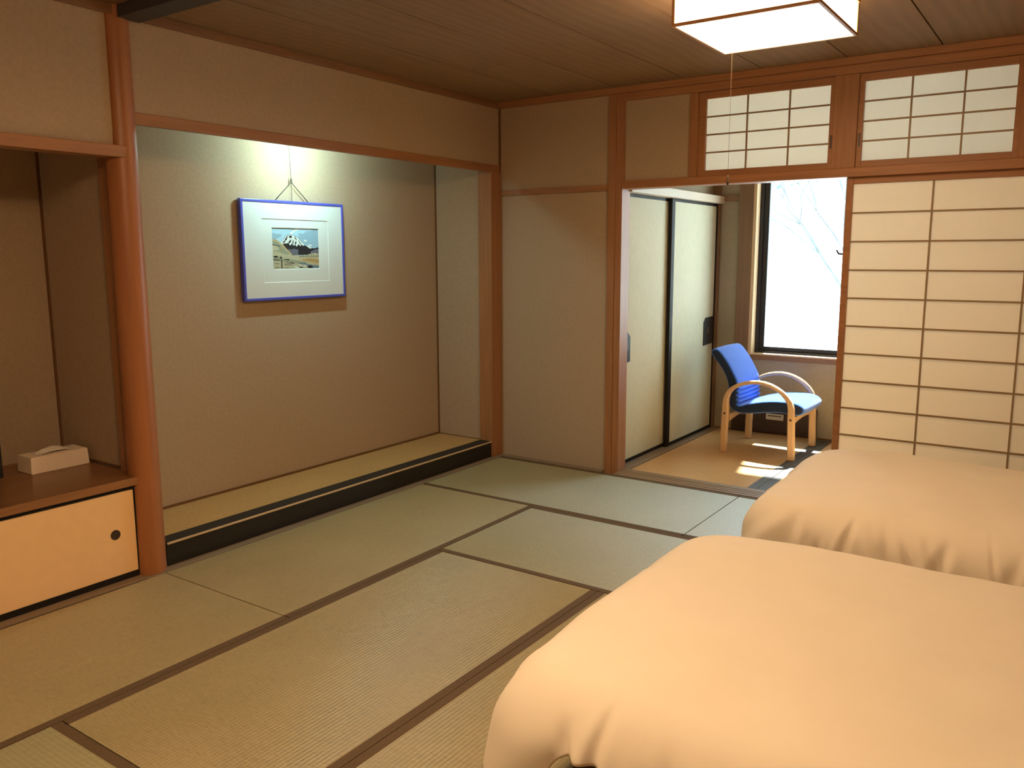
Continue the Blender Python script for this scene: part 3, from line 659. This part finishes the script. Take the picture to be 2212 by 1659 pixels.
# ------------------------------------------------------------------ ceiling lamps
def ceiling_lamp(cx, cy, label, cord):
    h = 0.272; z0, z1 = 2.290, 2.412; s = 0.011
    t = thing('ceiling_lamp', (cx, cy, H), label, 'ceiling lamp')
    b = bm_new(); box(b, cx - h + 0.03, cx + h - 0.03, cy - h + 0.03, cy + h - 0.03, z1 + 0.016, H - 0.0005); obj('mounting_base', b, lamp_wood, t)
    b = bm_new()
    for sx in (-1, 1):
        for sy in (-1, 1):
            x = cx + sx * (h - s / 2); y = cy + sy * (h - s / 2); box(b, x - s / 2, x + s / 2, y - s / 2, y + s / 2, z0, z1)
        x = cx + sx * (h - s / 2); box(b, x - s / 2, x + s / 2, cy - h + s, cy + h - s, z0, z0 + s); 
        y = cy + sx * (h - s / 2); box(b, cx - h + s, cx + h - s, y - s / 2, y + s / 2, z0, z0 + s)
    box(b, cx - h - 0.004, cx + h + 0.004, cy - h - 0.004, cy + h + 0.004, z1, z1 + 0.015)
    obj('frame', b, lamp_wood, t)
    b = bm_new(); k = 0.003
    box(b, cx - h + k, cx + h - k, cy - h + k, cy + h - k, z0 + 0.002, z1 - 0.0005); 
    for f in b.faces:
        f.normal_update(); f.material_index = 0 if f.normal.z < -0.5 else 1
    obj('lamp_shade', b, [lamp_emit, lamp_side] if cord else [lamp_emit2, lamp_side2], t)
    if cord:
        c = bm_new(); tube(c, [(2.19, -1.455, z0 + 0.001), (2.19, -1.453, 1.765)], 0.0006, 6); co = obj('pull_cord', c, string_mat, t)
        c = bm_new(); tube(c, [(2.19, -1.453, 1.768), (2.19, -1.453, 1.760), (2.19, -1.453, 1.742), (2.19, -1.453, 1.728)], [0.002, 0.0045, 0.0055, 0.004], 10); obj('cord_knob', c, string_mat, co)
    return t
ceiling_lamp(2.352, -1.532, 'square lit ceiling lamp with wooden frame and a hanging pull cord', True)
ceiling_lamp(2.25, -3.85, 'square lit ceiling lamp over the near half of the room, without a pull cord', False)

# ------------------------------------------------------------------ blue armchair
t = thing('armchair', (1.58, 1.24, 0.0), 'blue upholstered armchair with bentwood beech arms, standing by the sunroom window', 'chair')
prof = [(1.195, 0.732), (1.206, 0.705), (1.230, 0.675), (1.272, 0.627), (1.312, 0.567), (1.336, 0.498), (1.344, 0.436), (1.344, 0.385), (1.350, 0.345), (1.373, 0.312), (1.405, 0.297), (1.438, 0.291), (1.516, 0.297), (1.624, 0.315),
        (1.729, 0.326), (1.80, 0.318), (1.845, 0.315), (1.880, 0.328), (1.893, 0.350), (1.885, 0.378), (1.858, 0.398), (1.820, 0.409), (1.771, 0.412), (1.681, 0.410), (1.575, 0.395), (1.490, 0.372), (1.440, 0.352), (1.422, 0.350)]
for k in range(9):                                             # lumbar creases
    z = 0.360 + 0.016 * k; prof.append((1.420 + (0.013 if k % 2 else -0.014) - 0.0003 * k, z))
prof += [(1.414, 0.51), (1.398, 0.548), (1.368, 0.602), (1.332, 0.662), (1.285, 0.722), (1.262, 0.745), (1.235, 0.757), (1.210, 0.752)]
def smoothed(P, it=1):
    for _ in range(it): P = [q for i in range(len(P)) for q in ((0.75 * P[i][0] + 0.25 * P[(i + 1) % len(P)][0], 0.75 * P[i][1] + 0.25 * P[(i + 1) % len(P)][1]), (0.25 * P[i][0] + 0.75 * P[(i + 1) % len(P)][0], 0.25 * P[i][1] + 0.75 * P[(i + 1) % len(P)][1]))]
    return P
prof = smoothed(prof, 1); k = len(prof)
area = sum(prof[i][0] * prof[(i + 1) % k][1] - prof[(i + 1) % k][0] * prof[i][1] for i in range(k)); sg = 1 if area > 0 else -1
nrm = []
for i in range(k):
    a, c = prof[i - 2], prof[(i + 2) % k]; d = Vector((c[0] - a[0], c[1] - a[1])).normalized(); nrm.append(Vector((-d.y, d.x)) * sg)
b = bm_new(); rings = []
y0, y1, R = 0.995, 1.490, 0.022
secs = [(y0 + R - R * math.cos(a), R - R * math.sin(a)) for a in [math.pi / 2 * j / 5 for j in range(6)]]
secs += [(y0 + R + (y1 - y0 - 2 * R) * j / 6, -0.006 * math.sin(math.pi * j / 6)) for j in range(1, 6)]
secs += [(y1 - R + R * math.sin(a), R - R * math.cos(a)) for a in [math.pi / 2 * j / 5 for j in range(6)]]
for (y, ins) in secs: rings.append([b.verts.new((prof[i][0] + nrm[i].x * ins, y, prof[i][1] + nrm[i].y * ins)) for i in range(k)])
for a in range(len(rings) - 1):
    for i in range(k): b.faces.new((rings[a][i], rings[a][(i + 1) % k], rings[a + 1][(i + 1) % k], rings[a + 1][i]))
b.faces.new(rings[0]); b.faces.new(rings[-1])
for f in b.faces:
    f.normal_update()
    if abs(f.normal.y) > 0.72: f.material_index = 1
obj('cushion', b, [blue_fabric, side_fabric], t, 60)
cl = [(1.331, 0.003), (1.333, 0.15), (1.337, 0.30), (1.337, 0.36), (1.342, 0.405), (1.358, 0.447), (1.386, 0.480), (1.424, 0.505), (1.470, 0.523), (1.520, 0.534), (1.569, 0.538), (1.615, 0.534), (1.661, 0.522), (1.705, 0.502), (1.744, 0.476), (1.778, 0.443), (1.801, 0.408), (1.812, 0.365), (1.815, 0.30), (1.820, 0.15), (1.826, 0.003)]
wd = [0.048, 0.047, 0.046, 0.044, 0.040, 0.034, 0.029, 0.027, 0.026, 0.026, 0.026, 0.026, 0.026, 0.027, 0.028, 0.031, 0.036, 0.042, 0.046, 0.047, 0.048]
def arm(y0, y1):
    b = bm_new(); R = []; q = 0.007
    for i, (x, z) in enumerate(cl):
        a, c = cl[max(i - 1, 0)], cl[min(i + 1, len(cl) - 1)]; d = Vector((c[0] - a[0], 0, c[1] - a[1])).normalized(); nn = Vector((-d.z, 0, d.x)); h = wd[i] / 2
        p = Vector((x, 0, z))
        sect = [(-h, y0 + q), (-h + q, y0), (h - q, y0), (h, y0 + q), (h, y1 - q), (h - q, y1), (-h + q, y1), (-h, y1 - q)]
        R.append([b.verts.new((p.x + nn.x * s, y, p.z + nn.z * s)) for s, y in sect])
    for i in range(len(R) - 1):
        for j in range(8): b.faces.new((R[i][j], R[i][(j + 1) % 8], R[i + 1][(j + 1) % 8], R[i + 1][j]))
    b.faces.new(R[0]); b.faces.new(R[-1]); return b
for (y0, y1) in ((0.948, 0.991), (1.494, 1.537)):
    ao = obj('arm_frame', arm(y0, y1), beech_z, t, 35)
    yo = y0 - 0.0006 if y0 < 1.2 else y1 - 0.002
    for x in (1.337, 1.815):
        b = bm_new(); disc(b, (x, yo, 0.292), 0.0085, (0, 1, 0), 0.0026, 14); obj('bolt', b, bolt_mat, ao)
def rail(x, zc, sag):
    b = bm_new(); R = []
    for j in range(13):
        v = j / 12; y = 0.991 + (1.494 - 0.991) * v; h = 0.050 - 0.026 * math.sin(math.pi * v); top = zc - 0.004 - sag * math.sin(math.pi * v) * 0.3
        R.append([b.verts.new(p) for p in ((x - 0.011, y, top - h), (x + 0.011, y, top - h), (x + 0.011, y, top), (x - 0.011, y, top))])
    for j in range(12):
        for i in range(4): b.faces.new((R[j][i], R[j][(i + 1) % 4], R[j + 1][(i + 1) % 4], R[j + 1][i]))
    b.faces.new(R[0]); b.faces.new(R[-1]); return b
obj('cross_rail', rail(1.815, 0.308, 0.02), beech_z, t, 40); obj('cross_rail', rail(1.352, 0.285, 0.02), beech_z, t, 40)

# ------------------------------------------------------------------ wall unit low on the sunroom wall behind the chair
t = thing('wall_vent', (1.55, YW - 0.02, 0.0), 'dark low panel with a white vent strip, on the sunroom wall behind the armchair', 'vent')
obj('panel', bx(1.24, 1.79, YW - 0.020, YW - 0.007, 0.013, 0.235, bev=0.003), dark_panel, t)
b = bm_new(); box(b, 1.395, 1.535, YW - 0.040, YW - 0.021, 0.122, 0.172, bev=0.005); v = obj('vent_strip', b, white_plastic, t, label='white vent strip')
obj('slot', bx(1.41, 1.52, YW - 0.0412, YW - 0.0402, 0.152, 0.160), bolt_mat, v)

# ------------------------------------------------------------------ beds and duvets
def duvet(x0, x1, y0, y1, top, hem, seed, amp=1.0, rc=0.10, r=0.13):
    """Cotton duvet draped over a bed: rounded edges, hanging sides with folds."""
    b = bm_new()
    cx0, cx1, cy0, cy1 = x0 + r, x1 - r, y0 + r, y1 - r
    # core perimeter (rounded rectangle) with outward normals
    per = []
    def corner(cx, cy, a0):
        for q in range(20): a = a0 + math.pi / 2 * q / 19; per.append((cx + rc * math.cos(a), cy + rc * math.sin(a), math.cos(a), math.sin(a)))
    def edge(xa, ya, xb, yb, nx, ny, n):
        for q in range(1, n): u = q / n; per.append((xa + (xb - xa) * u, ya + (yb - ya) * u, nx, ny))
    corner(cx0 + rc, cy0 + rc, math.pi); edge(cx0 + rc, cy0, cx1 - rc, cy0, 0, -1, 260)
    corner(cx1 - rc, cy0 + rc, -math.pi / 2); edge(cx1, cy0 + rc, cx1, cy1 - rc, 1, 0, 60)
    corner(cx1 - rc, cy1 - rc, 0); edge(cx1 - rc, cy1, cx0 + rc, cy1, 0, 1, 260)
    corner(cx0 + rc, cy1 - rc, math.pi / 2); edge(cx0, cy1 - rc, cx0, cy0 + rc, -1, 0, 130)
    n = len(per); s = [0.0]
    for i in range(1, n): s.append(s[-1] + math.hypot(per[i][0] - per[i - 1][0], per[i][1] - per[i - 1][1]))
    def puff(x, y):
        u = max(0, min(1, (x - x0) / (x1 - x0))); v = max(0, min(1, (y - y0) / (y1 - y0)))
        d = 0.035 * (math.sin(math.pi * v) ** 0.6) * min(1, u * 5) ** 0.5
        d += 0.016 * noise.noise(Vector((x * 2.1 + seed, y * 2.3, seed))) + 0.007 * noise.noise(Vector((x * 5.3, y * 5.0 + seed, 1.7)))
        d += 0.0025 * noise.noise(Vector((x * 14 + seed, y * 11, 4.2)))
        return d
    rnd = random.Random(int(seed * 100)); L_ = s[-1]; creases = []
    q_ = 0.0
    while q_ < L_:
        q_ += rnd.uniform(0.03, 0.13)
        creases.append((q_, rnd.uniform(0.007, 0.020), rnd.uniform(0.008, 0.030), rnd.uniform(0.15, 0.75), rnd.uniform(-0.45, 0.45)))
    def fold(sv, d, qa):
        """Hanging folds: soft swells plus creases that start on the rounded edge."""
        f = 0.022 * noise.noise(Vector((sv * 3.0, seed, d * 1.5))) * min(1, max(0, d / qa - 0.2))
        for (c_, w_, a_, st, tl) in creases:
            e_ = d - st * qa
            if e_ <= 0 or abs(sv - c_) > 0.25: continue
            g_ = (sv - c_ - tl * e_) / (w_ * (1 + 2.5 * e_))
            if abs(g_) < 4: f -= a_ * math.exp(-g_ * g_) * min(1.0, e_ / 0.10) - 0.35 * a_ * math.exp(-((abs(g_) - 2.0) ** 2)) * min(1.0, e_ / 0.10)
        return f
    rings = []
    qa = r * math.pi / 2
    for i in range(30):
        row = []
        for j, (px_, py_, nx, ny) in enumerate(per):
            hz = hem(px_, py_, nx, ny); drop = top - hz; D = qa + drop - r if drop > r else r * math.acos(max(-1, 1 - drop / r)); d = D * (i / 29)
            if d < qa: a = d / r; o_, dn = r * math.sin(a), r * (1 - math.cos(a))
            else: o_, dn = r, r + (d - qa)
            k_ = min(1.0, max(0.0, (d - 0.35 * qa) / 0.30)) ** 1.2
            o_ += amp * fold(s[j], d, qa) + 0.020 * k_ + (0.045 * k_ * (abs(nx * ny) * 2) ** 2 if nx < 0 else 0.0)
            o_ += 0.010 * noise.noise(Vector((px_ * 4 + seed, py_ * 4, d * 5)))
            x, y = px_ + nx * o_, py_ + ny * o_
            z = top - dn + puff(px_, py_) * max(0.0, 1 - d / (qa * 1.5))
            row.append(b.verts.new((x, y, z)))
        rings.append(row)
    inner = []
    mx0, mx1, my = cx0 + (cy1 - cy0) / 2, cx1 - (cy1 - cy0) / 2, (cy0 + cy1) / 2
    for i in range(1, 35):
        w_ = 1 - i / 34.0; row = []
        for (px_, py_, nx, ny) in per:
            tx = min(max(px_, mx0), mx1); x = tx + (px_ - tx) * w_; y = my + (py_ - my) * w_
            row.append(b.verts.new((x, y, top + puff(x, y))))
        inner.append(row)
    allr = list(reversed(inner)) + rings
    for i in range(len(allr) - 1):
        for j in range(n): f = b.faces.new((allr[i][j], allr[i][(j + 1) % n], allr[i + 1][(j + 1) % n], allr[i + 1][j])); f.smooth = True
    bmesh.ops.remove_doubles(b, verts=[v for q in inner[-2:] for v in q], dist=0.0004)
    return b

def bed(x0, x1, y0, y1, label, group):
    t = thing('bed', ((x0 + x1) / 2, (y0 + y1) / 2, 0.0), label, 'bed', group)
    obj('mattress', bx(x0, x1, y0, y1, 0.325, 0.385, bev=0.025), mattress_mat, t, 40)
    obj('bed_base', bx(x0 + 0.01, x1, y0 + 0.01, y1 - 0.01, 0.05, 0.324, bev=0.01), bedbase_mat, t)
    for x in (x0 + 0.12, x1 - 0.12):
        for y in (y0 + 0.12, y1 - 0.12): obj('leg', bx(x - 0.03, x + 0.03, y - 0.03, y + 0.03, 0.002, 0.0495), bedbase_mat, t)
    return t
bed(2.53, 4.50, -3.30, -2.26, 'low bed nearer the camera, covered by a duvet with a dark gap under its hem', 'twin beds')
bed(2.53, 4.50, -1.63, -0.70, 'low bed farther away, in front of the shoji screen, covered by a duvet', 'twin beds')
def hem_near(x, y, nx, ny):
    h = 0.12 + 0.04 * noise.noise(Vector((x * 2, y * 2, 0)))
    if ny < -0.3: h = 0.25 + 0.135 * max(0.0, 1 - ((x - 2.67) / 0.115) ** 4) - 0.05 * min(1, max(0, (x - 2.75) / 0.3))
    return h
def hem_far(x, y, nx, ny): return 0.10 + 0.04 * noise.noise(Vector((x * 2, y * 2, 5)))
o = obj('duvet', duvet(2.355, 4.52, -3.46, -2.11, 0.50, hem_near, 3.7, 0.6), duvet_mat); tag(o, 'cream white duvet spread over the bed nearer the camera, bottom right', 'duvet', 'duvets on the twin beds')
o.modifiers.new('thick', 'SOLIDIFY').thickness = 0.012
o = obj('duvet', duvet(2.375, 4.52, -1.79, -0.56, 0.49, hem_far, 9.2, 0.9), duvet_mat); tag(o, 'cream white duvet spread over the farther bed by the shoji screen', 'duvet', 'duvets on the twin beds')
o.modifiers.new('thick', 'SOLIDIFY').thickness = 0.012

# ------------------------------------------------------------------ outside: pale ground and a bare tree
b = bm_new(); box(b, -30, 30, YW + 0.3, 60, -0.75, -0.70); struct('ground', b, gravel)
random.seed(5)
t = thing('tree', (0.85, 7.5, -0.70), 'thin pale tree with sparse leaves outside the bright window', 'tree')
b = bm_new(); lf = bm_new()
def branch(p, d, ln, r, depth):
    q = p + d * ln; mid = p + d * ln * 0.5 + Vector((random.uniform(-1, 1), random.uniform(-1, 1), 0)) * ln * 0.05
    tube(b, [p, mid, q], [r, r * 0.85, r * 0.65], 6)
    if depth == 0:
        for _ in range(3):
            c = q + Vector([random.uniform(-0.18, 0.18) for _ in range(3)]); a = Vector([random.uniform(-1, 1) for _ in range(3)]).normalized() * 0.05; e = a.orthogonal() * 0.5
            lf.faces.new([lf.verts.new(c - a), lf.verts.new(c + e), lf.verts.new(c + a), lf.verts.new(c - e)])
        return
    for _ in range(3):
        nd = (d + Vector((random.uniform(-0.8, 0.8), random.uniform(-0.8, 0.8), random.uniform(-0.1, 0.5)))).normalized(); branch(q, nd, ln * 0.72, r * 0.6, depth - 1)
branch(Vector((0.85, 7.5, -0.70)), Vector((-0.05, 0, 1)), 1.3, 0.045, 4)
obj('trunk', b, bark, t); obj('foliage', lf, leafm, t)
